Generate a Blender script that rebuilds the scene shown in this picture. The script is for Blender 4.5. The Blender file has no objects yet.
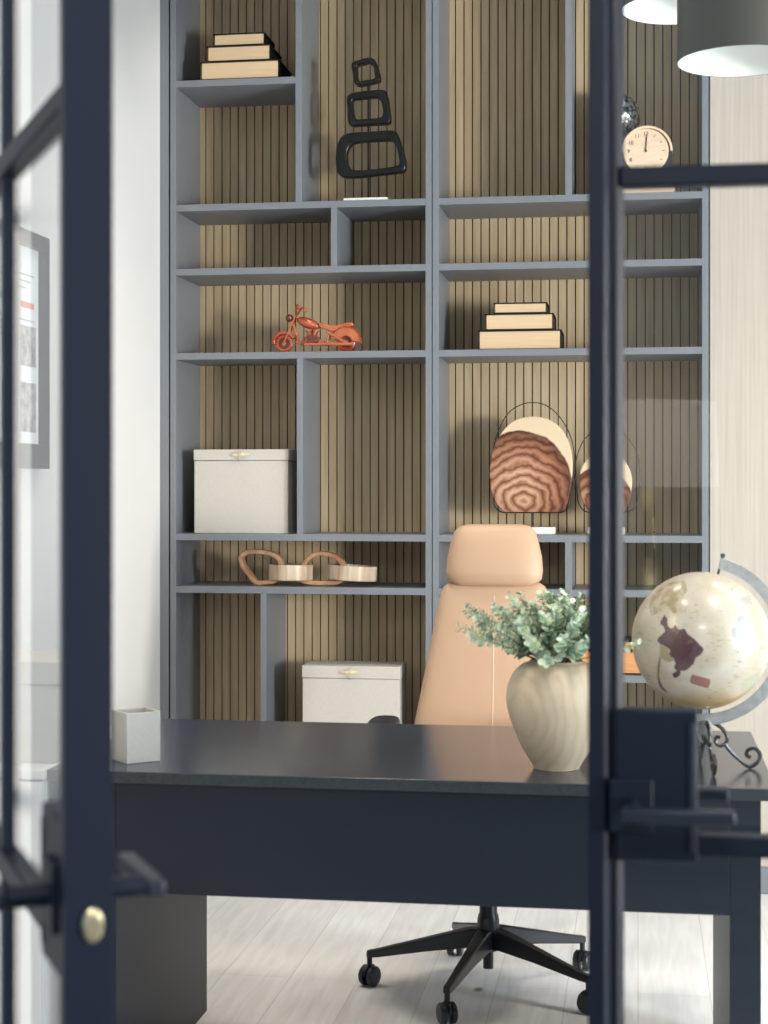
import bpy, bmesh, math, random
from mathutils import Vector, Matrix
R = math.radians
PI = math.pi
random.seed(7)
C = bpy.context.scene.collection
# ------------------------------------------------------------------ camera geometry (used to turn measurements into metres)
F = 1663.0; HOR = 485.0; CAMZ = 1.36
TH = math.atan(254 / F)
FW = Vector((-math.sin(TH), math.cos(TH), 0)); RT = Vector((math.cos(TH), math.sin(TH), 0))
def PD(px, py, d):
    return FW * d + RT * ((px - 384) / F * d) + Vector((0, 0, CAMZ - (py - HOR) / F * d))
def P(px, py, Y):
    d = FW + RT * ((px - 384) / F)
    return PD(px, py, Y / d.y)
def PZ(px, py, z):
    return PD(px, py, (CAMZ - z) * F / (py - HOR))
def depth(p): return p.x * FW.x + p.y * FW.y

# ------------------------------------------------------------------ materials
MATS = {}
def mat(name, col, rough=.5, metal=0., spec=None, noise=None, wood=None, bump=0, bscale=200, coat=0, emis=None, sheen=0):
    if name in MATS: return MATS[name]
    m = bpy.data.materials.new(name); m.use_nodes = True
    nt = m.node_tree; b = nt.nodes['Principled BSDF']
    b.inputs['Base Color'].default_value = (*col, 1); b.inputs['Roughness'].default_value = rough
    b.inputs['Metallic'].default_value = metal
    if spec is not None: b.inputs['Specular IOR Level'].default_value = spec
    if coat: b.inputs['Coat Weight'].default_value = coat; b.inputs['Coat Roughness'].default_value = .08
    if sheen: b.inputs['Sheen Weight'].default_value = sheen
    if emis: b.inputs['Emission Color'].default_value = (*emis[0], 1); b.inputs['Emission Strength'].default_value = emis[1]
    tc = nt.nodes.new('ShaderNodeTexCoord')
    if noise:          # (scale, other colour, (stretch))
        sc, c2, st = noise
        mp = nt.nodes.new('ShaderNodeMapping'); mp.inputs['Scale'].default_value = st
        n = nt.nodes.new('ShaderNodeTexNoise'); n.inputs['Scale'].default_value = sc; n.inputs['Detail'].default_value = 4
        nt.links.new(tc.outputs['Object'], mp.inputs[0]); nt.links.new(mp.outputs[0], n.inputs['Vector'])
        r = nt.nodes.new('ShaderNodeValToRGB')
        r.color_ramp.elements[0].position = .32; r.color_ramp.elements[1].position = .68
        r.color_ramp.elements[0].color = (*col, 1); r.color_ramp.elements[1].color = (*c2, 1)
        nt.links.new(n.outputs['Fac'], r.inputs[0]); nt.links.new(r.outputs[0], b.inputs['Base Color'])
    if bump:
        n2 = nt.nodes.new('ShaderNodeTexNoise'); n2.inputs['Scale'].default_value = bscale; n2.inputs['Detail'].default_value = 2
        nt.links.new(tc.outputs['Object'], n2.inputs['Vector'])
        bp = nt.nodes.new('ShaderNodeBump'); bp.inputs['Strength'].default_value = bump; bp.inputs['Distance'].default_value = .002
        nt.links.new(n2.outputs['Fac'], bp.inputs['Height']); nt.links.new(bp.outputs[0], b.inputs['Normal'])
    MATS[name] = m; return m

M_wall = mat('wall_paint', (.76, .74, .71), .7, bump=.1, bscale=120)
M_hall = mat('hall_paint', (.55, .54, .52), .7)
M_ceil = mat('ceiling_paint', (.85, .85, .83), .8)
M_paint = mat('grey_lacquer', (.185, .200, .224), .38)
M_back = mat('groove_dark', (.03, .024, .018), .9)
M_slat = mat('slat_oak', (.39, .288, .168), .6, noise=(3, (.50, .385, .245), (14, 14, .9)))
M_panel = mat('pale_oak_panel', (.44, .385, .325), .6, noise=(5, (.51, .45, .385), (18, 18, .35)))
M_desk = mat('desk_lacquer', (.007, .0115, .020), .42, spec=.3)
M_dtop = mat('desk_top', (.013, .021, .038), .2, noise=(3, (.026, .033, .048), (1, 2, 1)), spec=.8)
M_dedge = mat('desk_edge', (.009, .014, .019), .5, noise=(120, (.02, .029, .034), (1, 1, 1)))
M_steel = mat('navy_steel', (.0045, .009, .020), .48, spec=.22)
M_steelm = mat('navy_steel_satin', (.010, .016, .028), .42, spec=.35)
M_brass = mat('brass', (.80, .68, .42), .3, 1)
M_black = mat('black_plastic', (.012, .014, .02), .35)
M_blackm = mat('black_matte', (.006, .006, .007), .5, spec=.3)
M_sculpt = mat('black_resin', (.003, .003, .0035), .3, spec=.35)
M_leather = mat('tan_leather', (.47, .30, .19), .45, bump=.25, bscale=900)
M_thread = mat('seam_thread', (.72, .56, .44), .7)
M_linen = mat('linen', (.50, .465, .42), .85, noise=(90, (.56, .525, .475), (6, 6, .7)), bump=.15, bscale=900)
M_linend = mat('linen_side_shade', (.05, .045, .04), .85)  # linen darkened for a box side in shadow, not assigned
M_horn = mat('horn_toggle', (.55, .40, .18), .3, noise=(60, (.80, .70, .48), (1, 1, 1)))
M_cream = mat('page_block', (.62, .44, .26), .8, noise=(60, (.70, .52, .33), (.1, .1, 8)))
M_orange = mat('orange_pages', (.62, .27, .10), .8, noise=(60, (.72, .35, .15), (.1, .1, 8)))
M_white = mat('white_stone', (.82, .80, .75), .4)
M_whitel = mat('white_laminate', (.72, .72, .70), .45)
M_chain = mat('chain_wood', (.30, .13, .065), .6, noise=(22, (.50, .29, .17), (1, 1, 1)))
M_chainp = mat('chain_wood_pale', (.33, .20, .11), .6, noise=(11, (.66, .57, .44), (3.2, 1, .3)))
M_moto = mat('red_varnished_wood', (.28, .035, .012), .2, coat=.8, noise=(30, (.42, .07, .02), (1, 1, 1)))
M_moto2 = mat('orange_varnished_wood', (.38, .085, .026), .24, coat=.7, noise=(30, (.52, .15, .05), (1, 1, 1)))
M_motod = mat('dark_varnished_wood', (.12, .018, .01), .3, coat=.5)
M_clock = mat('clock_wood', (.72, .53, .36), .55, noise=(12, (.80, .62, .45), (1, 1, 6)))
M_ink = mat('dark_ink', (.05, .03, .02), .6)
M_grey = mat('lamp_metal', (.062, .053, .036), .4, .1)
M_lining = mat('white_lining', (.70, .73, .71), .6)
M_bulb = mat('lit_diffuser', (1, 1, 1), .5, emis=((1, .96, .9), .8))
M_iron = mat('wrought_iron', (.012, .010, .009), .22, .0, coat=.8)
M_silver = mat('brushed_silver', (.62, .62, .62), .35, .6, noise=(70, (.45, .45, .47), (1, 1, 1)))
M_stem = mat('stem', (.16, .14, .07), .7)
M_mat = mat('print_paper', (.86, .87, .88), .6)
M_red = mat('red_print', (.7, .12, .1), .6)
M_green = mat('green_print', (.1, .4, .18), .6)
M_photo = mat('photo_print', (.05, .05, .06), .6, noise=(40, (.55, .5, .48), (1, 1, 1)))
M_text = mat('grey_print', (.35, .36, .38), .6)
M_frame = mat('black_frame', (.02, .02, .022), .45)
M_shade = mat('lamp_fabric', (.8, .78, .72), .8, emis=((1, .97, .92), 1.1))
M_tile = mat('slate_tile', (.10, .105, .115), .4, noise=(5, (.20, .21, .225), (1, 1, 1)))
M_grout = mat('grout', (.16, .16, .16), .9)

def nodes_mat(name):
    m = bpy.data.materials.new(name); m.use_nodes = True; return m, m.node_tree, m.node_tree.nodes['Principled BSDF']
def N(nt, typ, **kw):
    n = nt.nodes.new(typ)
    for k, v in kw.items(): setattr(n, k, v)
    return n
# glass pane: clear with true Fresnel mirror
def glass(name, tint=(.97, .98, .98)):
    m = bpy.data.materials.new(name); m.use_nodes = True; nt = m.node_tree; nt.nodes.clear()
    o = N(nt, 'ShaderNodeOutputMaterial'); t = N(nt, 'ShaderNodeBsdfTransparent'); g = N(nt, 'ShaderNodeBsdfGlossy')
    g.inputs['Roughness'].default_value = 0.0; t.inputs[0].default_value = (*tint, 1)
    fr = N(nt, 'ShaderNodeFresnel'); fr.inputs['IOR'].default_value = 1.5
    mx = N(nt, 'ShaderNodeMixShader')
    ge = N(nt, 'ShaderNodeNewGeometry'); inv = N(nt, 'ShaderNodeMath', operation='SUBTRACT'); inv.inputs[0].default_value = 1
    nt.links.new(ge.outputs['Backfacing'], inv.inputs[1])
    mu = N(nt, 'ShaderNodeMath', operation='MULTIPLY'); nt.links.new(fr.outputs[0], mu.inputs[0]); nt.links.new(inv.outputs[0], mu.inputs[1])
    db = N(nt, 'ShaderNodeMath', operation='MULTIPLY', use_clamp=True); db.inputs[1].default_value = 1.25; nt.links.new(mu.outputs[0], db.inputs[0])
    nt.links.new(db.outputs[0], mx.inputs[0]); nt.links.new(t.outputs[0], mx.inputs[1]); nt.links.new(g.outputs[0], mx.inputs[2])
    nt.links.new(mx.outputs[0], o.inputs[0]); return m
M_glass = glass('door_glass')
# floor planks
def floor_mat():
    m, nt, b = nodes_mat('oak_planks')
    tc = N(nt, 'ShaderNodeTexCoord'); mp = N(nt, 'ShaderNodeMapping'); mp.inputs['Rotation'].default_value = (0, 0, R(90))
    br = N(nt, 'ShaderNodeTexBrick'); br.offset = .37
    for k, v in {'Scale': 1, 'Brick Width': 1.9, 'Row Height': .19, 'Mortar Size': .0013, 'Mortar Smooth': .2, 'Bias': 0}.items(): br.inputs[k].default_value = v
    br.inputs['Color1'].default_value = (.78, .78, .78, 1); br.inputs['Color2'].default_value = (.86, .86, .86, 1); br.inputs['Mortar'].default_value = (.62, .60, .58, 1)
    nt.links.new(tc.outputs['Object'], mp.inputs[0]); nt.links.new(mp.outputs[0], br.inputs['Vector'])
    mp2 = N(nt, 'ShaderNodeMapping'); mp2.inputs['Scale'].default_value = (14, 1.2, 1); nt.links.new(tc.outputs['Object'], mp2.inputs[0])
    n = N(nt, 'ShaderNodeTexNoise'); n.inputs['Scale'].default_value = 3; n.inputs['Detail'].default_value = 6; n.inputs['Distortion'].default_value = .6
    nt.links.new(mp2.outputs[0], n.inputs['Vector'])
    r = N(nt, 'ShaderNodeValToRGB'); r.color_ramp.elements[0].position = .3; r.color_ramp.elements[0].color = (.87, .86, .84, 1); r.color_ramp.elements[1].position = .65; r.color_ramp.elements[1].color = (1, 1, 1, 1)
    nt.links.new(n.outputs[0], r.inputs[0])
    mx = N(nt, 'ShaderNodeMix', data_type='RGBA', blend_type='MULTIPLY'); mx.inputs[0].default_value = 1
    nt.links.new(br.outputs[0], mx.inputs[6]); nt.links.new(r.outputs[0], mx.inputs[7])
    # sparse knots
    vo = N(nt, 'ShaderNodeTexVoronoi'); vo.inputs['Scale'].default_value = 2.3; mp3 = N(nt, 'ShaderNodeMapping'); mp3.inputs['Scale'].default_value = (1.6, .9, 1)
    nt.links.new(tc.outputs['Object'], mp3.inputs[0]); nt.links.new(mp3.outputs[0], vo.inputs['Vector'])
    r2 = N(nt, 'ShaderNodeValToRGB'); r2.color_ramp.elements[0].position = .02; r2.color_ramp.elements[0].color = (.3, .25, .2, 1); r2.color_ramp.elements[1].position = .06; r2.color_ramp.elements[1].color = (1, 1, 1, 1)
    nt.links.new(vo.outputs['Distance'], r2.inputs[0])
    mx2 = N(nt, 'ShaderNodeMix', data_type='RGBA', blend_type='MULTIPLY'); mx2.inputs[0].default_value = 1
    nt.links.new(mx.outputs[2], mx2.inputs[6]); nt.links.new(r2.outputs[0], mx2.inputs[7])
    nt.links.new(mx2.outputs[2], b.inputs['Base Color']); b.inputs['Roughness'].default_value = .45
    return m
M_floor = floor_mat()
# growth-ring wood; (cx,cz) = pith in local coordinates
def ring_mat(name, cx, cz, sap=None, ramp=None, scale=60, dist=6, rough=.35, squash=1.0):
    m, nt, b = nodes_mat(name)
    tc = N(nt, 'ShaderNodeTexCoord'); mp = N(nt, 'ShaderNodeMapping')
    mp.inputs['Location'].default_value = (-cx, 0, -cz * squash); mp.inputs['Scale'].default_value = (1, .3, squash)
    nt.links.new(tc.outputs['Object'], mp.inputs[0])
    w = N(nt, 'ShaderNodeTexWave', wave_type='RINGS', rings_direction='SPHERICAL', wave_profile='SAW'); w.inputs['Scale'].default_value = scale
    w.inputs['Distortion'].default_value = dist; w.inputs['Detail'].default_value = 3; w.inputs['Detail Scale'].default_value = .9; w.inputs['Detail Roughness'].default_value = .62
    nt.links.new(mp.outputs[0], w.inputs['Vector'])
    r = N(nt, 'ShaderNodeValToRGB'); els = r.color_ramp.elements
    els[0].position = ramp[0][0]; els[0].color = (*ramp[0][1], 1); els[1].position = ramp[-1][0]; els[1].color = (*ramp[-1][1], 1)
    for p, c in ramp[1:-1]: e = els.new(p); e.color = (*c, 1)
    nt.links.new(w.outputs['Fac'], r.inputs[0]); out = r.outputs[0]
    if sap:  # (centre, radius, pale ramp): heartwood darkens towards its rim, pale sapwood outside
        mp2 = N(nt, 'ShaderNodeMapping'); mp2.inputs['Location'].default_value = (-sap[0][0], 0, -sap[0][1]); mp2.inputs['Scale'].default_value = (1, 0, 1)
        nt.links.new(tc.outputs['Object'], mp2.inputs[0])
        ln = N(nt, 'ShaderNodeVectorMath', operation='LENGTH'); nt.links.new(mp2.outputs[0], ln.inputs[0])
        nz = N(nt, 'ShaderNodeTexNoise'); nz.inputs['Scale'].default_value = 12; nz.inputs['Detail'].default_value = 3; nt.links.new(tc.outputs['Object'], nz.inputs['Vector'])
        ma = N(nt, 'ShaderNodeMath', operation='MULTIPLY_ADD'); ma.inputs[1].default_value = .03; nt.links.new(nz.outputs[0], ma.inputs[0]); nt.links.new(ln.outputs['Value'], ma.inputs[2])
        dv = N(nt, 'ShaderNodeMath', operation='DIVIDE'); dv.inputs[1].default_value = sap[1]; nt.links.new(ma.outputs[0], dv.inputs[0])
        dk = N(nt, 'ShaderNodeValToRGB'); e = dk.color_ramp.elements
        e[0].position = .30; e[0].color = (1, 1, 1, 1); e[1].position = 1; e[1].color = (.24, .14, .10, 1)
        x = e.new(.75); x.color = (.60, .46, .38, 1)
        nt.links.new(dv.outputs[0], dk.inputs[0])
        mu = N(nt, 'ShaderNodeMix', data_type='RGBA', blend_type='MULTIPLY'); mu.inputs[0].default_value = 1
        nt.links.new(out, mu.inputs[6]); nt.links.new(dk.outputs[0], mu.inputs[7])
        st = N(nt, 'ShaderNodeMapRange'); st.inputs[1].default_value = .995; st.inputs[2].default_value = 1.02; nt.links.new(dv.outputs[0], st.inputs[0])
        mx = N(nt, 'ShaderNodeMix', data_type='RGBA'); nt.links.new(st.outputs[0], mx.inputs[0]); nt.links.new(mu.outputs[2], mx.inputs[6])
        mx.inputs[7].default_value = (*sap[2], 1); out = mx.outputs[2]
    nt.links.new(out, b.inputs['Base Color']); b.inputs['Roughness'].default_value = rough
    return m
M_vase = ring_mat('mango_wood_rings', -.062, .125, ramp=[(0, (.49, .385, .26)), (.5, (.57, .46, .325)), (1, (.53, .42, .29))], scale=17, dist=5, rough=.55, squash=.7)

# ------------------------------------------------------------------ mesh building
class MB:
    def __init__(s): s.v = []; s.f = []; s.mi = []; s.m = 0
    def _add(s, vs, fs):
        o = len(s.v); s.v += [tuple(v) for v in vs]
        for f in fs: s.f.append(tuple(i + o for i in f)); s.mi.append(s.m)
        return s
    def box(s, x0, x1, y0, y1, z0, z1, M=None):
        vs = [Vector(p) for p in ((x0, y0, z0), (x1, y0, z0), (x1, y1, z0), (x0, y1, z0), (x0, y0, z1), (x1, y0, z1), (x1, y1, z1), (x0, y1, z1))]
        if M: vs = [M @ v for v in vs]
        return s._add(vs, [(0, 3, 2, 1), (4, 5, 6, 7), (0, 1, 5, 4), (1, 2, 6, 5), (2, 3, 7, 6), (3, 0, 4, 7)])
    def loft(s, rings, close=False, caps=True):
        n = len(rings[0]); vs = [p for r in rings for p in r]; fs = []; k = len(rings)
        for i in range(k if close else k - 1):
            a = i * n; b = ((i + 1) % k) * n
            for j in range(n): fs.append((a + j, a + (j + 1) % n, b + (j + 1) % n, b + j))
        if caps and not close: fs.append(tuple(range(n - 1, -1, -1))); fs.append(tuple((k - 1) * n + j for j in range(n)))
        return s._add(vs, fs)
    def prism(s, poly, a0, a1, fn):       # poly in 2D, extruded from a0 to a1; fn(u,v,a) -> xyz
        return s.loft([[fn(u, v, a0) for u, v in poly], [fn(u, v, a1) for u, v in poly]])
    def pxz(s, poly, y0, y1): return s.prism(poly, y0, y1, lambda u, v, a: (u, a, v))
    def pxy(s, poly, z0, z1): return s.prism(poly, z0, z1, lambda u, v, a: (u, v, a))
    def pyz(s, poly, x0, x1): return s.prism(poly, x0, x1, lambda u, v, a: (a, u, v))
    def ringxz(s, outer, inner, y0, y1):
        n = len(outer)
        return s.loft([[(u, y0, v) for u, v in outer], [(u, y1, v) for u, v in outer], [(u, y1, v) for u, v in inner], [(u, y0, v) for u, v in inner]], close=True)
    def lathe(s, prof, n=40, c=(0, 0, 0), close=False):
        rings = [[(c[0] + r * math.cos(2 * PI * j / n), c[1] + r * math.sin(2 * PI * j / n), c[2] + z) for j in range(n)] for r, z in prof]
        return s.loft(rings, close=close, caps=not close)
    def tube(s, pts, r, n=10, closed=False, flat=1.0, up=None):
        pts = [Vector(p) for p in pts]; k = len(pts); rings = []
        rr = r if isinstance(r, (list, tuple)) else [r] * k
        prev = None
        for i, p in enumerate(pts):
            if closed: t = pts[(i + 1) % k] - pts[i - 1]
            else: t = pts[min(i + 1, k - 1)] - pts[max(i - 1, 0)]
            t.normalize()
            if up is not None: a = Vector(up).cross(t)
            elif prev is None: a = t.orthogonal()
            else: a = prev - t * prev.dot(t)
            a.normalize(); prev = a; b = t.cross(a)
            rings.append([p + (a * math.cos(2 * PI * j / n) + b * math.sin(2 * PI * j / n) * flat) * rr[i] for j in range(n)])
        return s.loft(rings, close=closed)
    def band(s, pts, t, w, nrm, closed=True):  # rectangular section: t in plane, w along nrm
        pts = [Vector(p) for p in pts]; k = len(pts); nrm = Vector(nrm).normalized(); rings = []
        for i, p in enumerate(pts):
            tg = (pts[(i + 1) % k] - pts[i - 1]) if closed else (pts[min(i + 1, k - 1)] - pts[max(i - 1, 0)])
            tg.normalize(); a = nrm.cross(tg).normalized() * t / 2; b = nrm * w / 2
            rings.append([p + a + b, p - a + b, p - a - b, p + a - b])
        return s.loft(rings, close=closed)
    def ball(s, c, r, n=16, sc=(1, 1, 1)):
        prof = []
        rings = []
        for i in range(1, n):
            a = PI * i / n
            rings.append([(c[0] + r * sc[0] * math.sin(a) * math.cos(2 * PI * j / (2 * n)), c[1] + r * sc[1] * math.sin(a) * math.sin(2 * PI * j / (2 * n)), c[2] - r * sc[2] * math.cos(a)) for j in range(2 * n)])
        return s.loft(rings)
    def build(s, name, mats, parent=None, bevel=0, smooth=True, seg=2, ang=35, loc=None, rot=None, subsurf=0):
        me = bpy.data.meshes.new(name); me.from_pydata(s.v, [], s.f)
        bm = bmesh.new(); bm.from_mesh(me); bmesh.ops.recalc_face_normals(bm, faces=bm.faces); bm.to_mesh(me); bm.free()
        if not isinstance(mats, (list, tuple)): mats = [mats]
        for m in mats: me.materials.append(m)
        for p, i in zip(me.polygons, s.mi): p.material_index = min(i, len(mats) - 1); p.use_smooth = smooth
        if smooth and not subsurf: me.set_sharp_from_angle(angle=R(ang))
        o = bpy.data.objects.new(name, me); C.objects.link(o)
        if parent: o.parent = parent
        if loc: o.location = loc
        if rot: o.rotation_euler = rot
        if bevel:
            b = o.modifiers.new('bevel', 'BEVEL'); b.width = bevel; b.segments = seg; b.limit_method = 'ANGLE'; b.angle_limit = R(50); b.harden_normals = False
        if subsurf:
            b = o.modifiers.new('sub', 'SUBSURF'); b.levels = b.render_levels = subsurf
        return o
def box(name, m, x0, x1, y0, y1, z0, z1, parent=None, bevel=.0, **k):
    return MB().box(x0, x1, y0, y1, z0, z1).build(name, m, parent, bevel, **k)
def tag(o, label, cat, group=None):
    o['label'] = label; o['category'] = cat
    if group: o['group'] = group
    return o
def thing(name, label, cat, loc=(0, 0, 0), rotz=0, group=None):
    o = bpy.data.objects.new(name, None); C.objects.link(o); o.empty_display_size = .1
    o.location = loc; o.rotation_euler = (0, 0, rotz); return tag(o, label, cat, group)
def struct(o): o['kind'] = 'structure'; return o
def empty(name, loc, rotz=0):
    o = bpy.data.objects.new(name, None); C.objects.link(o); o.location = loc; o.rotation_euler = (0, 0, rotz); return o
def smooth_loop(pts, per=6, closed=True):
    n = len(pts); out = []
    V = [Vector(p) for p in pts]
    for i in range(n if closed else n - 1):
        g = (lambda j: V[j % n]) if closed else (lambda j: V[max(0, min(n - 1, j))])
        p0, p1, p2, p3 = g(i - 1), g(i), g(i + 1), g(i + 2)
        for k in range(per):
            t = k / per
            out.append(.5 * ((2 * p1) + (p2 - p0) * t + (2 * p0 - 5 * p1 + 4 * p2 - p3) * t * t + (3 * p1 - p0 - 3 * p2 + p3) * t ** 3))
    if not closed: out.append(V[-1])
    return out
def text_into(mb, s, size, M):          # numerals as flat mesh, placed by M
    cu = bpy.data.curves.new('numeral', 'FONT'); cu.body = s; cu.size = size; cu.align_x = 'CENTER'; cu.align_y = 'CENTER'; cu.extrude = .0004
    o = bpy.data.objects.new('numeral', cu); C.objects.link(o)
    dg = bpy.context.evaluated_depsgraph_get(); me = bpy.data.meshes.new_from_object(o.evaluated_get(dg))
    mb._add([M @ v.co for v in me.vertices], [tuple(p.vertices) for p in me.polygons])
    bpy.data.objects.remove(o); bpy.data.curves.remove(cu); bpy.data.meshes.remove(me)

# ------------------------------------------------------------------ room
XL, XR, YB, YD, ZC = -1.662, 2.5, 6.02, 1.98, 3.32
YF = 5.66
struct(box('floor', M_floor, XL - .1, XR + .1, YD, YB + .1, -.05, 0))
struct(box('ceiling', M_ceil, XL - .1, XR + .1, YD, YB + .1, ZC, ZC + .08))
struct(box('wall_left', M_wall, XL - .1, XL, YD, YB + .1, 0, ZC))
struct(box('wall_back', M_wall, XL, XR + .1, YB, YB + .1, 0, ZC))
WY0, WY1, WZ0, WZ1 = 2.2, 3.95, .35, 2.45
w = MB().box(XR, XR + .1, YD, WY0, 0, ZC).box(XR, XR + .1, WY1, YB, 0, ZC).box(XR, XR + .1, WY0, WY1, 0, WZ0).box(XR, XR + .1, WY0, WY1, WZ1, ZC)
struct(w.build('wall_right', M_wall))
DX0, DX1, DZ = -.93, .86, 2.6
w = MB().box(-3.2, DX0, YD - .0, YD + .12, 0, ZC).box(DX1, 2.6, YD, YD + .12, 0, ZC).box(DX0, DX1, YD, YD + .12, DZ, ZC)
struct(w.build('wall_front', M_wall))
win = struct(empty('window_1', (XR, 0, 0)))
fr = MB()
for a, b in ((WY0, WY0 + .05), (WY1 - .05, WY1), ((WY0 + WY1) / 2 - .02, (WY0 + WY1) / 2 + .02)): fr.box(.02, .08, a, b, WZ0, WZ1)
fr.box(.02, .08, WY0, WY1, WZ0, WZ0 + .05).box(.02, .08, WY0, WY1, WZ1 - .05, WZ1)
fr.build('window_frame', M_steelm, win, .003)
box('pane', M_glass, .045, .053, WY0 + .04, WY1 - .04, WZ0 + .04, WZ1 - .04, win)
def xat(px, Y): return P(px, HOR, Y).x
xa = xat(160.3, YF); x1 = xat(169.6, YF); x2 = xat(432.1, YF); x3 = xat(708.6, YF)
struct(box('trim_1', M_paint, XL, x1 - .004, YF + .002, YF + .03, 0, ZC, bevel=.001))
struct(MB().box(x3 + .005, XR, YF + .006, YF + .03, 0, ZC).build('wall_panelled', M_panel))
struct(box('baseboard_left', M_wall, XL, XL + .014, YD + .12, YF, 0, .11, bevel=.003))
struct(box('baseboard_back', M_paint, x3 + .005, XR, YF - .008, YF + .006, 0, .09, bevel=.003))

# ------------------------------------------------------------------ bookcases
def zrow(y): return P(178, y, YF).z
ZS = {1: zrow(80.8), 2: zrow(204.8), 3: zrow(268.9), 4: zrow(353.1), 5: zrow(533.6), 6: zrow(586.0)}
T = .0235; YBK = 5.98; Z7 = .45
Z7b = P(640, 676, YF).z
def bookcase(x0, x1, label, shelves, dividers):
    t = thing('bookcase', label, 'bookcase', (0, 0, 0))
    sw = .0215
    for a, b in ((x0, x0 + sw), (x1 - sw, x1)): box('side_panel', M_paint, a, b, YF, YBK + .03, 0, ZC - .004, t, .0008)
    box('back_panel', M_back, x0 + sw, x1 - sw, YBK + .012, YBK + .03, .09, ZC - .004, t)
    s = MB(); pitch = .0308; x = x0 + sw - .006
    while x < x1 - sw:
        a = max(x, x0 + sw + .0005); b = min(x + pitch - .0043, x1 - sw - .0005)
        if b - a > .002: s.box(a, b, YBK, YBK + .012, .1, ZC - .03)
        x += pitch
    s.build('slat_panel', M_slat, t)
    box('plinth', M_paint, x0 + sw, x1 - sw, YF + .03, YF + .05, 0, .09, t)
    box('top_panel', M_paint, x0 + sw, x1 - sw, YF, YBK, ZC - .03, ZC - .004, t)
    for a, b, z in shelves:
        a = x0 + sw if a is None else a; b = x1 - sw if b is None else b
        box('shelf', M_paint, a, b, YF, YBK - .0005, z - T, z, t, .0008)
    for px0, px1, z0, z1 in dividers:
        box('divider', M_paint, xat(px0, YF), xat(px1, YF), YF, YBK - .0005, z0, z1, t, .0008)
    return t
zt = ZC - .03
d1 = xat(295.4, YF); d2 = xat(571.8, YF)
bookcase(x1 + .002, x2 - .0015, 'tall grey bookcase with slatted wood back beside the left wall', 
    [(None, d1, ZS[1]), (None, None, ZS[2]), (None, None, ZS[3]), (None, None, ZS[4]), (None, None, ZS[5]), (None, None, ZS[6]), (xat(266.4, YF), None, Z7), (None, None, .1)],
    [(295.4, 301.7, ZS[2], zt), (330.9, 336.9, ZS[3], ZS[2] - T), (296.9, 302.8, ZS[5], ZS[4] - T), (260.5, 266.4, .1, ZS[6] - T)])
bookcase(x2 + .0015, x3, 'tall grey bookcase with slatted wood back behind the tan chair',
    [(None, None, ZS[2]), (None, None, ZS[3]), (None, None, ZS[4]), (None, None, ZS[5]), (None, None, ZS[6]), (d2, None, Z7b), (None, xat(565, YF), Z7), (None, None, .1)],
    [(565.2, 571.6, ZS[2], zt), (565, 571.8, ZS[6], ZS[5] - T), (565, 571.8, .1, ZS[6] - T)])

# ------------------------------------------------------------------ books
def book(px0, px1, y0, y1, z, label, mp, dep=.19, grp=None, Yfr=5.70, ov=.006):
    a = P(px0, 300, Yfr); b = P(px1, 300, Yfr); wd = b.x - a.x
    h = (y1 - y0) / F * depth(a)
    t = thing('book', label, 'book', ((a.x + b.x) / 2, Yfr, z), 0, grp)
    c = MB(); ct = .0045
    c.box(-wd / 2 - ov, wd / 2 + ov, -.004, dep, 0, ct).box(-wd / 2 - ov, wd / 2 + ov, -.004, dep, h - ct, h).box(-wd / 2 - ov, wd / 2 + ov, dep - ct, dep, ct, h - ct)
    c.box(wd / 2, wd / 2 + .002, .004, dep - ct, ct, h - ct).box(-wd / 2 - .002, -wd / 2, .004, dep - ct, ct, h - ct)
    c.build('cover', M_blackm, t)
    box('pages', mp, -wd / 2, wd / 2, 0, dep - ct, ct, h - ct, t)
    return z + h
def stack(rows, z, where, mp, Yfr=5.70, names=('bottom', 'middle', 'top'), pg='pale'):
    for i, (a, b, y0, y1) in enumerate(rows):
        z = book(a, b, y0, y1, z + (.0005 if i else 0.0003), f'black covered book with {pg} pages, {names[i]} of {where}', mp, dep=.2 - .02 * i, Yfr=Yfr + .008 * i)
stack([(202, 277.7, 61.5, 80), (208.4, 269, 45.6, 61.5), (215, 263.3, 33, 45.6)], ZS[1], 'the stack at upper left', M_cream, Yfr=5.675)
stack([(479.8, 559.8, 329, 348.6), (486.6, 552, 312.2, 328.8), (495.2, 545.6, 301, 312)], ZS[4], 'the stack above the wood slice', M_cream)
stack([(577, 640, 652.5, 676), (583, 634, 643, 652.5)], Z7b, 'two beside the globe', M_orange, names=('lower', 'upper'), pg='orange')

# ------------------------------------------------------------------ linen storage boxes
def linen_box(px0, px1, pyl, pyt, z, Yfr, label, dep=.25):
    a = P(px0, 500, Yfr); b = P(px1, 500, Yfr); wd = b.x - a.x
    h = P(px0, pyt, Yfr).z - z; lid = P(px0, pyt, Yfr).z - P(px0, pyl, Yfr).z
    t = thing('storage_box', label, 'storage box', ((a.x + b.x) / 2, Yfr, z), 0)
    box('body', M_linen, -wd / 2 + .002, wd / 2 - .002, .002, dep - .002, 0, h - lid - .0012, t, .002)
    box('lid', M_linen, -wd / 2, wd / 2, 0, dep, h - lid, h, t, .002)
    tg = MB().tube([(-.032, -.009, h - lid * .5), (-.012, -.010, h - lid * .5), (.012, -.010, h - lid * .45), (.032, -.008, h - lid * .45)], [.0025, .006, .006, .0025], 10)
    o = tg.build('toggle', M_horn, t)
    MB().tube([(0, -.001, h - lid * .1), (0, -.016, h - lid * .3), (0, -.016, h - lid * .7), (0, -.001, h - lid * 1.1)], .0015, 6).build('loop', M_linen, o)
linen_box(193.5, 288.5, 460.5, 449.5, ZS[5] + .0003, 5.70, 'cream linen box with toggle clasp above the wooden chain')
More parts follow.
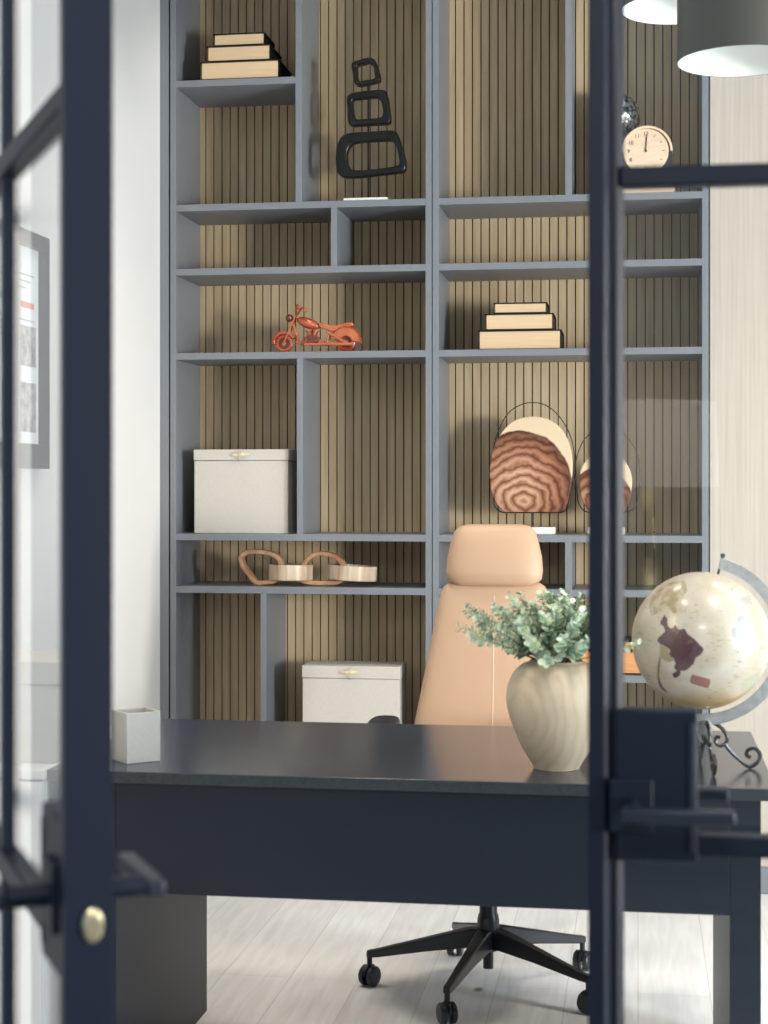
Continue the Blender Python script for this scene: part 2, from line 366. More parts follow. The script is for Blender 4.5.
linen_box(301.8, 400, 677.6, 665.4, Z7 + .0003, 5.69, 'cream linen box with toggle clasp behind the desk, low in the left bookcase', .17)

# ------------------------------------------------------------------ black loop sculpture
def loc_fn(px0, py0, Y, scale=1.0, ox=0, oy=0):
    A = P(px0, py0, Y); s = depth(A) / F
    def f(cx, cy): return (((cx / scale + ox) - px0) * s, (py0 - (cy / scale + oy)) * s)
    return A, s, f
Y = 5.702
A, s, f = loc_fn(366.5, 199.6, Y, 6.027, 320, 40)
t = thing('sculpture', 'black abstract sculpture of three stacked rounded loops on a white base', 'sculpture', (A.x, A.y, ZS[2] + .0003))
box('base', M_white, -.075, .078, -.035, .045, 0, .009, t, .001)
MB().tube([(f(291, 0)[0], 0, .009), (f(291, 0)[0], 0, f(0, 245)[1])], .0035, 10).build('rod', M_sculpt, t)
loops = [([(195, 130), (250, 108), (300, 100), (335, 115), (355, 165), (368, 230), (350, 246), (290, 258), (235, 265), (210, 245), (200, 190)],
          [(228, 145), (265, 136), (300, 130), (325, 150), (332, 190), (335, 220), (320, 230), (290, 233), (240, 238), (230, 215), (228, 180)]),
         ([(165, 335), (200, 308), (300, 298), (388, 297), (410, 330), (425, 420), (428, 488), (400, 500), (300, 502), (200, 505), (172, 480), (168, 400)],
          [(200, 352), (240, 345), (300, 340), (350, 342), (375, 370), (385, 430), (375, 458), (350, 464), (300, 466), (230, 468), (212, 450), (203, 400)]),
         ([(97, 680), (112, 600), (145, 560), (200, 548), (300, 545), (445, 543), (475, 570), (500, 640), (522, 730), (518, 782), (480, 795), (350, 805), (250, 815), (140, 812), (108, 780), (98, 730)],
          [(165, 680), (178, 635), (205, 612), (250, 604), (340, 600), (430, 602), (458, 622), (472, 660), (485, 735), (475, 752), (440, 760), (350, 770), (270, 775), (205, 772), (182, 755), (170, 730)])]
for o_, i_ in loops:
    def rs(loop):
        pts = [Vector(f(*p)) for p in loop]
        c = sum(pts, Vector((0, 0))) / len(pts)
        return smooth_loop(pts, 1), c
    o2 = [Vector(f(*p)) for p in o_]; i2 = [Vector(f(*p)) for p in i_]
    # equal arc-length resample, started from the same direction
    def resample(pts, n=64):
        sm = smooth_loop(pts, 10); c = sum(sm, Vector((0, 0))) / len(sm)
        L = [0]
        for k in range(len(sm)): L.append(L[-1] + (sm[(k + 1) % len(sm)] - sm[k]).length)
        out = []
        for q in range(n):
            d = L[-1] * q / n; k = max(j for j in range(len(sm)) if L[j] <= d); tt = (d - L[k]) / max(1e-9, L[k + 1] - L[k])
            out.append(sm[k].lerp(sm[(k + 1) % len(sm)], tt))
        k0 = max(range(n), key=lambda k: (out[k] - c).normalized().dot(Vector((-1, .15)).normalized()))
        return out[k0:] + out[:k0]
    MB().ringxz(resample(o2), resample(i2), -.018, .018).build('loop', M_sculpt, t, .004, ang=50)

# ------------------------------------------------------------------ wooden model motorcycle
A, s, f0 = loc_fn(275.3, 352.4, 5.715, 6.4, 255, 290)
t = thing('model_motorcycle', 'small varnished red wooden model motorcycle on a left bookcase shelf', 'model', (A.x, A.y, ZS[4] + .0003))
def g(cx, cy): u, h = f0(cx, cy); return u, h + .0005
def arc_pts(c, r, a0, a1, n=14): return [(c[0] + r * math.cos(R(a0 + (a1 - a0) * k / n)), c[1] + r * math.sin(R(a0 + (a1 - a0) * k / n))) for k in range(n + 1)]
def wheel(c, r, wdt, m=M_moto):
    a = empty('wheel', (c[0], 0, c[1])); a.parent = t
    n = 32; prof = [(r, 0), (r * .96, .38), (r * .82, .5), (r * .62, .38), (r * .62, -.38), (r * .82, -.5), (r * .96, -.38)]
    MB().loft([[(q * math.cos(2 * PI * j / n), y * wdt, q * math.sin(2 * PI * j / n)) for q, y in prof] for j in range(n)], close=True).build('tyre', M_moto, a)
    sp = MB()
    for k in range(8):
        aa = 2 * PI * k / 8; sp.tube([(0, 0, 0), (r * .75 * math.cos(aa), 0, r * .75 * math.sin(aa))], .0016, 6)
    sp.loft([[(.22 * r * math.cos(2 * PI * j / 16), y, .22 * r * math.sin(2 * PI * j / 16)) for j in range(16)] for y in (-wdt * .6, wdt * .6)])
    sp.build('spokes', M_moto2, a)
    MB().loft([[(.72 * r * math.cos(2 * PI * j / 28), y, .72 * r * math.sin(2 * PI * j / 28)) for j in range(28)] for y in (-wdt * .10, wdt * .10)]).build('disc', M_motod, a)
cf = g(190, 341); cr = g(592, 338)
rf = cf[1] ; rr_ = cr[1]
wheel(cf, rf - .0003, .018); wheel(cr, rr_ - .0003, .02)
def fender(c, r, a0, a1, th, wdt, name, m):
    o_ = arc_pts(c, r + th, a0, a1, 20); i_ = arc_pts(c, r, a0, a1, 20)
    MB().pxz(o_ + i_[::-1], -wdt / 2, wdt / 2).build(name, m, t, .0015)
fender(cf, rf * 1.02, 28, 185, .011, .024, 'fender', M_moto)
ro = arc_pts(cr, rr_ * 1.14 + .014, -4, 168, 24); ri = arc_pts(cr, rr_ * .62, 10, 160, 16)
MB().pxz(ro + ri[::-1], -.016, .016).build('fender', M_moto2, t, .003)
MB().pxz(arc_pts(cr, rr_ * 1.14 + .0165, -8, 120, 24) + arc_pts(cr, rr_ * 1.14 + .013, -8, 120, 24)[::-1], -.0175, .0175).build('fender_trim', M_moto, t)
tc_ = g(345, 213)
tk = MB(); tk.ball((0, 0, 0), 1, 14, (.044, .018, .0185)); tk.build('tank', M_moto, t, loc=(tc_[0], 0, tc_[1]), rot=(0, R(20), 0))
MB().ball((0, 0, 0), 1, 12, (.034, .0195, .011)).build('tank_side', M_moto2, t, loc=(tc_[0] + .004, 0, tc_[1] - .001), rot=(0, R(22), 0))
seat = [g(*p) for p in ((415, 218), (440, 214), (480, 226), (520, 232), (570, 218), (632, 214), (636, 236), (590, 244), (545, 254), (515, 270), (470, 258), (430, 244))]
MB().pxz([tuple(p) for p in smooth_loop(seat, 4)], -.016, .016).build('seat', M_moto2, t, .004)
MB().tube([(*g(262, 170)[:1], -.011, g(262, 170)[1]), (cf[0], -.013, cf[1])], .0032, 8).tube([(*g(262, 170)[:1], .011, g(262, 170)[1]), (cf[0], .013, cf[1])], .0042, 8).build('fork', M_moto2, t)
h0 = g(262, 172)
MB().tube([(h0[0], 0, h0[1]), (g(285, 150)[0], -.01, g(285, 150)[1]), (g(318, 116)[0], -.035, g(318, 116)[1]), (g(346, 150)[0], -.042, g(346, 150)[1])], .003, 8)\
    .tube([(h0[0], 0, h0[1]), (g(268, 150)[0], .01, g(268, 150)[1]), (g(250, 92)[0], .035, g(250, 92)[1]), (g(280, 122)[0], .042, g(280, 122)[1])], .003, 8)\
    .ball((g(335, 135)[0], -.039, g(335, 135)[1]), .006, 8, (1, 1, 1.5)).ball((g(262, 98)[0], .037, g(262, 98)[1]), .006, 8, (1, 1, 1.5)).build('handlebar', M_moto, t)
MB().ball((g(222, 178)[0], 0, g(222, 178)[1]), .0135, 12, (1, 1, 1)).build('headlight', M_motod, t)
en = MB()
for ang, sg in ((-22, -1), (24, 1)):
    b0 = g(370, 320); d = Vector((math.sin(R(ang)), 0, math.cos(R(ang))))
    for k in range(5): en.loft([[Vector((b0[0], 0, b0[1])) + d * z + Vector((.011 * math.cos(2 * PI * j / 12) * (1 if k % 2 == 0 else .8), .012 * math.sin(2 * PI * j / 12), 0)) for j in range(12)] for z in (.006 + k * .006, .0115 + k * .006)])
en.build('engine', M_moto, t)
MB().loft([[(g(372, 318)[0] + .026 * math.cos(2 * PI * j / 20), y, g(372, 318)[1] + .0165 * math.sin(2 * PI * j / 20)) for j in range(20)] for y in (-.017, .017)]).build('crankcase', M_motod, t, .002)
MB().pxz([g(*p) for p in ((250, 325), (300, 355), (470, 358), (595, 358), (598, 335), (480, 250), (465, 268), (540, 330), (470, 332), (380, 300), (330, 330))], -.009, .009).build('frame', M_moto2, t, .002)
for sy in (-1, 1): MB().tube([(g(468, 268)[0], sy * .013, g(468, 268)[1]), (g(592, 345)[0], sy * .019, g(592, 345)[1])], .0048, 8).build('strut', M_moto2, t)
for sy in (-1, 1): MB().tube([(g(480, 290)[0], sy * .013, g(480, 290)[1]), (g(470, 350)[0], sy * .013, g(470, 350)[1])], .004, 8).build('strut', M_moto2, t)
MB().box(g(305, 0)[0], g(350, 0)[0], -.014, .014, g(0, 350)[1], g(0, 318)[1]).build('gearbox', M_moto, t, .003)
MB().tube([(g(245, 215)[0], 0, g(245, 215)[1]), (g(285, 330)[0], 0, g(285, 330)[1])], .0045, 8).build('down_tube', M_moto2, t)
MB().tube([(g(340, 318)[0], -.02, g(340, 318)[1]), (g(330, 350)[0], -.022, g(330, 350)[1]), (g(470, 352)[0], -.024, g(470, 352)[1]), (g(640, 352)[0], -.024, g(640, 352)[1])], [.0045, .005, .005, .0065], 8).build('exhaust', M_moto2, t)

# ------------------------------------------------------------------ wooden chain
A, s, f = loc_fn(304, 587, 5.745, 4.8, 225, 540)
t = thing('wooden_chain', 'carved wooden chain of four large links on a left bookcase shelf', 'decoration', (A.x, A.y, ZS[6] + .0006))
def lnk(pts, th, wd, m, base=0, y=0, tilt=0):
    q = [f(*p) for p in pts]; zmin = min(p[1] for p in q); q = [(p[0], y, p[1] - zmin + th / 2 + base + .002) for p in q]
    MB().band(smooth_loop(q, 5), th, wd, (0, 1, 0)).build('link', m, t, .003, ang=50)
def flat(px0, px1, z0, h, ry, th, m, tilt=0, y=0):
    a = f(px0, 0)[0]; b = f(px1, 0)[0]; cx = (a + b) / 2; rx = (b - a) / 2 - th / 2
    pts = [(rx * math.cos(2 * PI * k / 48) * (1 + .04 * math.sin(3 * 2 * PI * k / 48)), ry * math.sin(2 * PI * k / 48), 0) for k in range(48)]
    MB().band(pts, th, h, (0, 0, 1)).build('link', m, t, .003, ang=50, loc=(cx, y, z0 + h / 2), rot=(0, R(tilt), 0))
lnk([(72, 90), (95, 66), (130, 58), (200, 64), (250, 84), (268, 115), (262, 160), (240, 198), (200, 206), (150, 208), (118, 175), (84, 130)], .0155, .045, M_chain)
flat(207, 420, .019, .055, .055, .012, M_chainp)
lnk([(362, 190), (378, 130), (420, 82), (470, 70), (530, 84), (572, 125), (575, 180), (545, 207), (470, 212), (400, 208)], .0155, .045, M_chain, .0)
flat(497, 730, .0205, .052, .06, .012, M_chainp, 3.0)

# ------------------------------------------------------------------ wood slice sculptures
A, s, f = loc_fn(532, 532, 5.80, 4.518, 480, 390)
def wood_slice(anchor_cx, outline, wire, base, rodx, label, pith, sap):
    t = thing('wood_slice_sculpture', label, 'sculpture', (A.x + f(anchor_cx, 0)[0], A.y, ZS[5] + .0003))
    off = f(anchor_cx, 0)[0]
    q = lambda p: (f(*p)[0] - off, f(*p)[1])
    x0, zt_ = q((base[0], base[1])); x1, _ = q((base[2], 0))
    box('base', M_white, x0, x1, -.035, .035, 0, .024, t, .002)
    MB().tube([(q((rodx, 0))[0], 0, .024), (q((rodx, 0))[0], 0, q((0, 542))[1])], .0045, 10).build('rod', M_iron, t)
    o = [q(p) for p in outline]
    sm = smooth_loop([Vector(p) for p in o], 6)
    pc = q(pith); sc_ = q(sap[0])
    m = ring_mat('ringed_' + str(anchor_cx), pc[0], pc[1], sap=(sc_, sap[1] * s / 4.518, (.66, .52, .35)),
        ramp=[(0, (.10, .035, .018)), (.2, (.36, .16, .085)), (.5, (.60, .37, .25)), (.75, (.46, .23, .13)), (1, (.20, .075, .038))], scale=9.5, dist=9, squash=1.05)
    MB().pxz([tuple(p) for p in sm], -.012, .012).build('slice', m, t, .0025)
    wr = smooth_loop([Vector((*q(p), 0)) for p in wire], 8)
    MB().tube([(p.x, 0.016, p.y) for p in wr], .0018, 6, closed=True).build('wire_loop', M_iron, t)
wood_slice(237, [(110, 540), (75, 505), (55, 460), (45, 400), (47, 320), (63, 250), (95, 188), (140, 140), (190, 118), (260, 112), (320, 130), (365, 165), (395, 215), (413, 275), (418, 340), (411, 420), (397, 490), (380, 535), (350, 542), (240, 543), (150, 542)],
    [(58, 460), (55, 360), (62, 240), (85, 165), (125, 95), (180, 58), (238, 47), (300, 62), (360, 115), (405, 195), (425, 290), (422, 410), (408, 500), (380, 540), (320, 546), (240, 546), (150, 546), (95, 543), (64, 515)],
    (135, 605, 340), 237, 'large wood slice with growth rings in a black wire loop above the chair', (200, 500), ((172, 420), 262))
wood_slice(572, [(500, 540), (462, 490), (449, 420), (455, 350), (490, 300), (540, 278), (600, 280), (650, 315), (678, 370), (681, 430), (668, 500), (645, 540), (570, 542)],
    [(436, 450), (428, 340), (450, 250), (490, 195), (572, 160), (650, 195), (700, 270), (716, 360), (712, 450), (695, 520), (650, 542), (570, 546), (480, 542), (445, 505)],
    (486, 605, 650), 572, 'smaller wood slice in a black wire loop behind the door frame', (570, 520), ((540, 480), 158))

# ------------------------------------------------------------------ clock and silver ball
A, s, f = loc_fn(647, 190.8, 5.695, 4.085, 580, 0)
t = thing('clock', 'round pale wooden clock showing twelve on the shelf at upper right', 'clock', (A.x, A.y, ZS[2] + .0003))
hx = 107 / 4.085 * s; cz = f(0, 604)[1]; rF = 92 / 4.085 * s; rO = 104 / 4.085 * s
cxc = f(269, 0)[0]; cxs = f(273, 0)[0]
MB().box(f(168, 0)[0], f(385, 0)[0], -.012, .05, 0, .03).build('base', M_clock, t, .002)
MB().loft([[(cxc + rF * math.cos(2 * PI * j / 56), y, cz + rF * math.sin(2 * PI * j / 56)) for j in range(56)] for y in (-.004, .045)]).build('face', M_clock, t, .002)
MB().pxz(arc_pts((cxs, cz - .001), rO, 0, 180, 32) + arc_pts((cxs, cz - .001), rF + .0015, 180, 0, 32), -.010, .05).build('rim', M_clock, t, .0015)
MB().box(cxs - rF * .72, cxs + rO * .98, .006, .048, .03, cz - .002).build('housing_shade', M_frame, t)  # wooden body coloured black to stand in for its shadowed side
RX = Matrix.Rotation(R(90), 4, 'X')
for h in range(1, 13):
    a = R(90 - 30 * h)
    if h in (8, 9, 10, 11, 12, 6):
        nm = MB(); text_into(nm, str(h), .018, Matrix.Translation((cxc + rF * .76 * math.cos(a), -.0046, cz + rF * .76 * math.sin(a))) @ RX)
        nm.build('numeral', M_ink, t, smooth=False)
    else:
        MB().tube([(cxc + rF * .70 * math.cos(a), -.0045, cz + rF * .70 * math.sin(a)), (cxc + rF * .83 * math.cos(a), -.0045, cz + rF * .83 * math.sin(a))], .0009, 6).build('hour_mark', M_ink, t)
MB().tube([(cxc, -.0065, cz), (cxc + .002, -.0065, cz + rF * .62)], .0016, 6).ball((cxc, -.0065, cz), .004, 8).build('hour_hand', M_ink, t)
MB().tube([(cxc, -.0085, cz), (cxc + .004, -.0085, cz + rF * .74)], .0011, 6).build('minute_hand', M_ink, t)
Y = 5.86
c = P(615.5, 118, Y); rb = 24.8 * depth(c) / F
t = thing('silver_ball', 'mottled silver ball on a dark stand behind the wooden clock', 'ornament', (c.x, Y, ZS[2] + .0003))
m, nt, b = nodes_mat('mottled_silver'); tcn = N(nt, 'ShaderNodeTexCoord'); vo = N(nt, 'ShaderNodeTexVoronoi'); vo.inputs['Scale'].default_value = 75
nt.links.new(tcn.outputs['Object'], vo.inputs['Vector']); r = N(nt, 'ShaderNodeValToRGB'); r.color_ramp.elements[0].color = (.75, .74, .70, 1); r.color_ramp.elements[1].color = (.05, .045, .04, 1)
r.color_ramp.elements[0].position = .35; r.color_ramp.elements[1].position = .75
nt.links.new(vo.outputs['Distance'], r.inputs[0]); nt.links.new(r.outputs[0], b.inputs['Base Color']); b.inputs['Metallic'].default_value = .9; b.inputs['Roughness'].default_value = .22
bp = N(nt, 'ShaderNodeBump'); bp.inputs['Strength'].default_value = .6; bp.inputs['Distance'].default_value = .003; nt.links.new(vo.outputs['Distance'], bp.inputs['Height']); nt.links.new(bp.outputs[0], b.inputs['Normal'])
zc_ = c.z - ZS[2]
MB().ball((0, 0, zc_), rb, 24).build('ball', m, t)
MB().lathe([(.05, 0), (.05, .01), (.012, .02), (.009, .05), (.012, zc_ - rb - .01), (.03, zc_ - rb + .004)], 24).build('stand', M_blackm, t)

# ------------------------------------------------------------------ desk
YD0, YD1, DH = 3.415, 4.205, .75
dx0 = PZ(38, 774, DH).x; dx1 = .276
t = thing('desk', 'long black office desk with a deep front panel', 'desk', (0, 0, 0))
dt = MB().box(dx0, dx1, YD0, YD1, DH - .025, DH); o = dt.build('desktop', [M_dtop, M_dedge], t, .0015)
for p in o.data.polygons: p.material_index = 0 if p.normal.z > .5 else 1
gx = P(207, 600, YD1 - .02).x
gr = xat(713, YD1 - .02); 
box('side_panel', M_desk, gx - .045, gx, YD0 + .012, YD1 - .02, 0, DH - .0255, t, .001)
box('side_panel', M_desk, gr, P(761, 700, YD0 + .012).x, YD0 + .012, YD1 - .02, 0, DH - .0255, t, .001)
box('front_panel', M_desk, dx0 + .02, gx - .0455, YD0 + .01, YD0 + .03, .49, DH - .0255, t, .001)
box('front_panel', M_desk, gx + .0005, gr - .0005, YD0 + .01, YD0 + .03, .49, DH - .0255, t, .001)

# low white cabinet beside the desk, with its box
cx1 = dx0 - .004; 
t = thing('side_cabinet', 'low white cabinet between the left wall and the desk', 'cabinet', (0, 0, 0))
box('body', M_whitel, XL + .004, cx1, 3.42, 4.2, .04, DH - .02, t, .001)
box('top_panel', M_whitel, XL + .002, cx1 + .002, 3.40, 4.205, DH - .019, DH, t, .0015)
box('plinth', M_whitel, XL + .02, cx1 - .02, 3.46, 4.18, 0, .039, t)
mid = (XL + cx1) / 2
for a, b in ((XL + .008, mid - .0015), (mid + .0015, cx1 - .004)):
    d = box('door', M_whitel, a, b, 3.401, 3.4195, .045, DH - .025, t, .001)
    hxx = mid + (-.02 if b < mid + .001 else .02)
    MB().tube([(hxx, 3.401, .62), (hxx, 3.383, .62), (hxx, 3.383, .52), (hxx, 3.401, .52)], .004, 8).build('handle', M_steelm, d)
bx = PZ(60, 762, DH)
t = thing('storage_box', 'large white box seen through the left door glass', 'storage box', (bx.x - .31, bx.y - .02, DH + .0004))
box('body', M_linen, 0, .31, 0, .24, 0, .17, t, .002); box('lid', M_linen, -.002, .312, -.002, .242, .171, .222, t, .002)

# ------------------------------------------------------------------ pen cup
c = PZ(127, 764.3, DH)
t = thing('pen_cup', 'small square cream cup at the left end of the desk', 'cup', (c.x, c.y, DH + .0004), R(42))
W = .080; H = .110; q = .004
u = MB().box(0, W, 0, W, 0, q).box(0, W, 0, q, q, H).box(0, W, W - q, W, q, H).box(0, q, q, W - q, q, H).box(W - q, W, q, W - q, q, H)
u.build('cup_body', M_linen, t, .0006)
MB().box(W * .3, W * .34, W * .3, W - q - .006, q, H - .01).build('divider', M_linen, t)

# ------------------------------------------------------------------ vase and eucalyptus
c = PD(556.5, 768.6, 3.585); c.z = DH + .0004
t = thing('vase', 'round shouldered pale wooden vase holding eucalyptus on the desk', 'vase', c)
prof = [(.001, 0), (.045, 0), (.050, .003), (.056, .014), (.076, .048), (.0945, .091), (.1065, .132), (.1085, .155), (.105, .178), (.092, .206), (.074, .223), (.060, .229), (.057, .232), (.052, .229), (.051, .215), (.085, .19), (.095, .15), (.08, .08), (.04, .015), (.001, .012)]
sm = smooth_loop([Vector(p) for p in prof], 4, closed=False)
MB().lathe([tuple(p) for p in sm], 64).build('vase_body', M_vase, t, ang=60)
vt = c + Vector((0, 0, .229))
def leaf_mat():
    m, nt, b = nodes_mat('eucalyptus_leaf'); tcn = N(nt, 'ShaderNodeTexCoord'); n = N(nt, 'ShaderNodeTexWhiteNoise'); 
    vs = N(nt, 'ShaderNodeTexNoise'); vs.inputs['Scale'].default_value = 38; nt.links.new(tcn.outputs['Object'], vs.inputs['Vector'])
    r = N(nt, 'ShaderNodeValToRGB'); e = r.color_ramp.elements; e[0].position = .28; e[0].color = (.10, .17, .10, 1); e[1].position = .70; e[1].color = (.74, .82, .74, 1)
    for p_, c_ in ((.38, (.27, .38, .26)), (.47, (.46, .58, .44)), (.57, (.60, .68, .44))): x = e.new(p_); x.color = (*c_, 1)
    nt.links.new(vs.outputs[0], r.inputs[0]); nt.links.new(r.outputs[0], b.inputs['Base Color']); b.inputs['Roughness'].default_value = .5
    b.inputs['Subsurface Weight'].default_value = .0
    return m
M_leaf = leaf_mat()
eu = thing('eucalyptus_bunch', 'bushy bunch of grey green eucalyptus in the pale wooden vase', 'plant', vt)
def sprig(d, L, droop, nleaf):
    d = Vector(d).normalized(); pts = []; p = Vector((d.x * .018, d.y * .018, -.035)); v = (Vector((0, 0, 1)) * .8 + d * .5).normalized(); st = L / 12
    for k in range(13):
        pts.append(p.copy()); v = (v * .70 + d * .30).normalized(); v.z -= droop * k / 12 * .14; v.normalize(); p = p + v * st
    for q_ in pts:
        if q_.z < .012:
            rr0 = math.hypot(q_.x, q_.y)
            if rr0 > .045: q_.x *= .045 / rr0; q_.y *= .045 / rr0
    o = MB().tube(pts, [.0016 * (1 - .06 * k) for k in range(13)], 6).build('sprig', M_stem, eu)
    lv = MB()
    for k in range(nleaf):
        tt = .30 + .70 * k / (nleaf - 1); i = min(11, int(tt * 12)); fr_ = tt * 12 - i; p = pts[i].lerp(pts[min(12, i + 1)], fr_)
        if p.z < .014 and math.hypot(p.x, p.y) < .085 or p.z < -.02: continue
        ax = (pts[min(12, i + 1)] - pts[i]).normalized() if i < 12 else (pts[12] - pts[11]).normalized()
        rad = random.uniform(.0068, .0118) * (1.1 - .45 * tt)
        a0 = random.uniform(0, PI)
        for sgn in (0, PI):
            side = ax.orthogonal().normalized(); side.rotate(Matrix.Rotation(a0 + sgn, 3, ax))
            dr = (side * .85 + ax * .45).normalized(); nr = (ax * .8 - side * .4 + Vector([random.uniform(-.5, .5) for _ in range(3)])).normalized()
            nr = (nr - dr * nr.dot(dr)).normalized(); bi = dr.cross(nr)
            cc = p + dr * rad * 1.25
            rim = [cc + dr * rad * 1.08 * math.cos(2 * PI * j / 9) + bi * rad * .92 * math.sin(2 * PI * j / 9) + nr * rad * .16 * (1 if j % 9 else 0) for j in range(9)]
            o_ = len(lv.v); lv.v += [tuple(cc - nr * rad * .05)] + [tuple(x) for x in rim]
            for j in range(9): lv.f.append((o_, o_ + 1 + j, o_ + 1 + (j + 1) % 9)); lv.mi.append(0)
            lv._add([p, p + dr * rad * .3 + bi * .0006, p + dr * rad * .3 - bi * .0006], [(0, 1, 2)])
    me = lv.build('leaves', M_leaf, o); return o
specs = []
# (screen-right, toward viewer, up, length, droop)
for (a, b, up, L, dr) in [(-1, .1, .36, .205, .7), (-1, .5, .35, .20, .9), (-1, -.3, .5, .21, .5), (-.9, .6, .1, .20, 1.3), (-.9, .2, .75, .185, .3), (-.75, .4, .9, .19, .2), (-.6, -.2, 1.0, .17, .2), (-.45, .5, 1, .165, .2),
     (-.3, .1, 1.2, .165, .1), (-.15, -.4, 1.3, .165, .1), (0, .4, 1.2, .155, .1), (.12, 0, 1.3, .165, .1), (.25, .5, 1.1, .155, .2), (.35, -.3, 1.3, .165, .1), (.5, .2, 1.1, .165, .2), (.7, .3, .9, .185, .3),
     (.85, .3, .9, .17, .3), (1, .5, 1.0, .185, .2), (1, .3, .8, .185, .35), (1, .5, .3, .17, .8), (.8, -.6, .6, .17, .5), (-.5, .9, .5, .14, .8), (0, 1, .6, .13, .7), (.5, .9, .5, .14, .8), (-.8, -.6, .6, .18, .5), (.2, -.9, .8, .16, .4), (-.3, .8, .9, .15, .4), (.3, .8, .8, .14, .4), (-.7, .7, .15, .165, 1.4), (-.25, .95, .25, .13, 1.1), (-.95, .0, .55, .21, .6), (-.6, .7, .6, .16, .6), (-.15, .6, 1, .15, .3), (.45, .6, .9, .15, .4), (-.85, .35, .45, .2, .7)] + [(random.uniform(-1, 1), random.uniform(-.6, 1), random.uniform(.35, 1.2), random.uniform(.13, .175), random.uniform(.1, .6)) for _ in range(16)]:
    dv = RT * a * (.85 if a > 0 else 1) - FW * b + Vector((0, 0, up * 1.35)); sprig(dv, L * 1.12, dr * .75, 26)

# ------------------------------------------------------------------ globe
gd = 3.58
gc = PD(701, 640.6, gd); gb = PD(706.5, 700, gd)
rG = 68.5 * gd / F
t = thing('globe', 'antique cream desk globe on a black scrolled iron stand', 'globe', (gb.x, gb.y, DH + .0004), -math.atan2(gb.x, gb.y))
cz = gc.z - DH; cx = -5.5 * gd / F
def inside(p, poly):
    x, y = p; r_ = False; n = len(poly)
    for i in range(n):
        x1_, y1_ = poly[i]; x2_, y2_ = poly[i - 1]
        if (y1_ > y) != (y2_ > y) and x < (x2_ - x1_) * (y - y1_) / (y2_ - y1_) + x1_: r_ = not r_
    return r_
def gp(cxp, cyp): return ((cxp - 420) / 318.5, (375 - cyp) / 318.5)
SA = [gp(*p) for p in ((258, 240), (275, 262), (270, 285), (290, 300), (305, 280), (325, 300), (350, 300), (362, 318), (395, 340), (432, 385), (425, 408), (400, 425), (388, 455), (362, 480), (345, 488), (330, 485), (328, 505), (312, 525), (298, 520), (292, 508), (312, 490), (300, 470), (312, 455), (300, 435), (285, 420), (282, 395), (262, 378), (240, 372), (228, 355), (235, 335), (252, 325), (262, 310), (255, 290), (238, 280), (248, 255))]
ANDES = [gp(*p) for p in ((240, 375), (262, 380), (280, 400), (284, 420), (300, 438), (285, 448), (255, 445), (238, 420))]
COAST = [gp(*p) for p in ((237, 430), (243, 430), (238, 470), (234, 510), (238, 545), (250, 575), (270, 598), (262, 602), (240, 585), (228, 550), (225, 505), (230, 465))]
RECT = [gp(*p) for p in ((378, 508), (388, 503), (458, 522), (465, 532), (455, 562), (448, 567), (378, 545), (372, 535))]
NA = [gp(*p) for p in ((195, 170), (240, 120), (300, 95), (350, 90), (360, 130), (330, 175), (362, 200), (350, 225), (300, 230), (270, 200), (235, 235), (200, 250), (185, 215))]
AF = [gp(*p) for p in ((590, 240), (625, 235), (618, 290), (630, 330), (600, 370), (560, 330), (555, 300), (575, 280))]
A2 = [gp(*p) for p in ((590, 170), (640, 150), (650, 200), (620, 190))]
A3 = [gp(*p) for p in ((600, 540), (650, 515), (690, 480), (680, 540), (640, 590), (600, 600))]
nu, nv = 420, 300
vs, fs = [], []
for i in range(nv + 1):
    la = PI * i / nv
    for j in range(nu):
        lo = 2 * PI * j / nu; vs.append((math.sin(la) * math.cos(lo), math.sin(la) * math.sin(lo), math.cos(la)))
for i in range(nv):
    for j in range(nu): fs.append((i * nu + j, (i + 1) * nu + j, (i + 1) * nu + (j + 1) % nu, i * nu + (j + 1) % nu))
gme = bpy.data.meshes.new('globe_ball'); gme.from_pydata([tuple(Vector(v) * rG) for v in vs], [], fs)
ca = gme.color_attributes.new('map', 'FLOAT_COLOR', 'POINT')
from mathutils import noise as mn
cols = []
for v in vs:
    x, y, z = v; V3 = Vector(v)
    wob = mn.noise(V3 * 14) * .012; pq = (x + wob, z + mn.noise(V3 * 13 + Vector((5, 0, 0))) * .012)
    base = Vector((.50, .415, .30)); n1 = mn.fractal(V3 * 2.2, 1, 2, 4)
    base = base.lerp(Vector((.58, .51, .42)), max(0, min(1, .5 + n1)))
    k = max(0, min(1, (-.62 - z + .15 * x + n1 * .15) / .30)); base = base.lerp(Vector((.46, .29, .08)), k)       # golden southern ocean
    # fine engraved lines
    if abs((math.degrees(math.atan2(z + .2, x + .3)) + 720) % 15 - 7.5) < .25 : base = base * .88
    if y < 0:
        if inside(pq, SA): base = Vector((.09, .038, .045)) * (1 + .5 * mn.noise(V3 * 30))
        elif inside(pq, ANDES): base = Vector((.34, .27, .15))
        elif inside(pq, COAST): base = Vector((.15, .09, .07))
        elif inside((x, z), RECT): base = Vector((.30, .12, .095))
        elif inside(pq, NA): base = base.lerp(Vector((.30, .22, .09)), max(.15, min(.85, .5 + 1.1 * mn.fractal(V3 * 9, 1, 2, 3))))
        elif inside(pq, AF): base = base.lerp(Vector((.28, .29, .31)), .75)
        elif inside(pq, A2): base = base.lerp(Vector((.30, .29, .28)), .55)
        elif inside(pq, A3): base = base.lerp(Vector((.35, .36, .22)), .6)
        elif mn.noise(Vector((x * 9 + z * 2, 3, z * 60))) > .42 and mn.noise(V3 * 5) > .05: base = base * .66    # rows of tiny lettering
    else:
        if mn.noise(V3 * 2.4 + Vector((3, 3, 3))) > .12: base = base.lerp(Vector((.36, .27, .12)), .7)
    cols += [base.x, base.y, base.z, 1]
ca.data.foreach_set('color', cols)
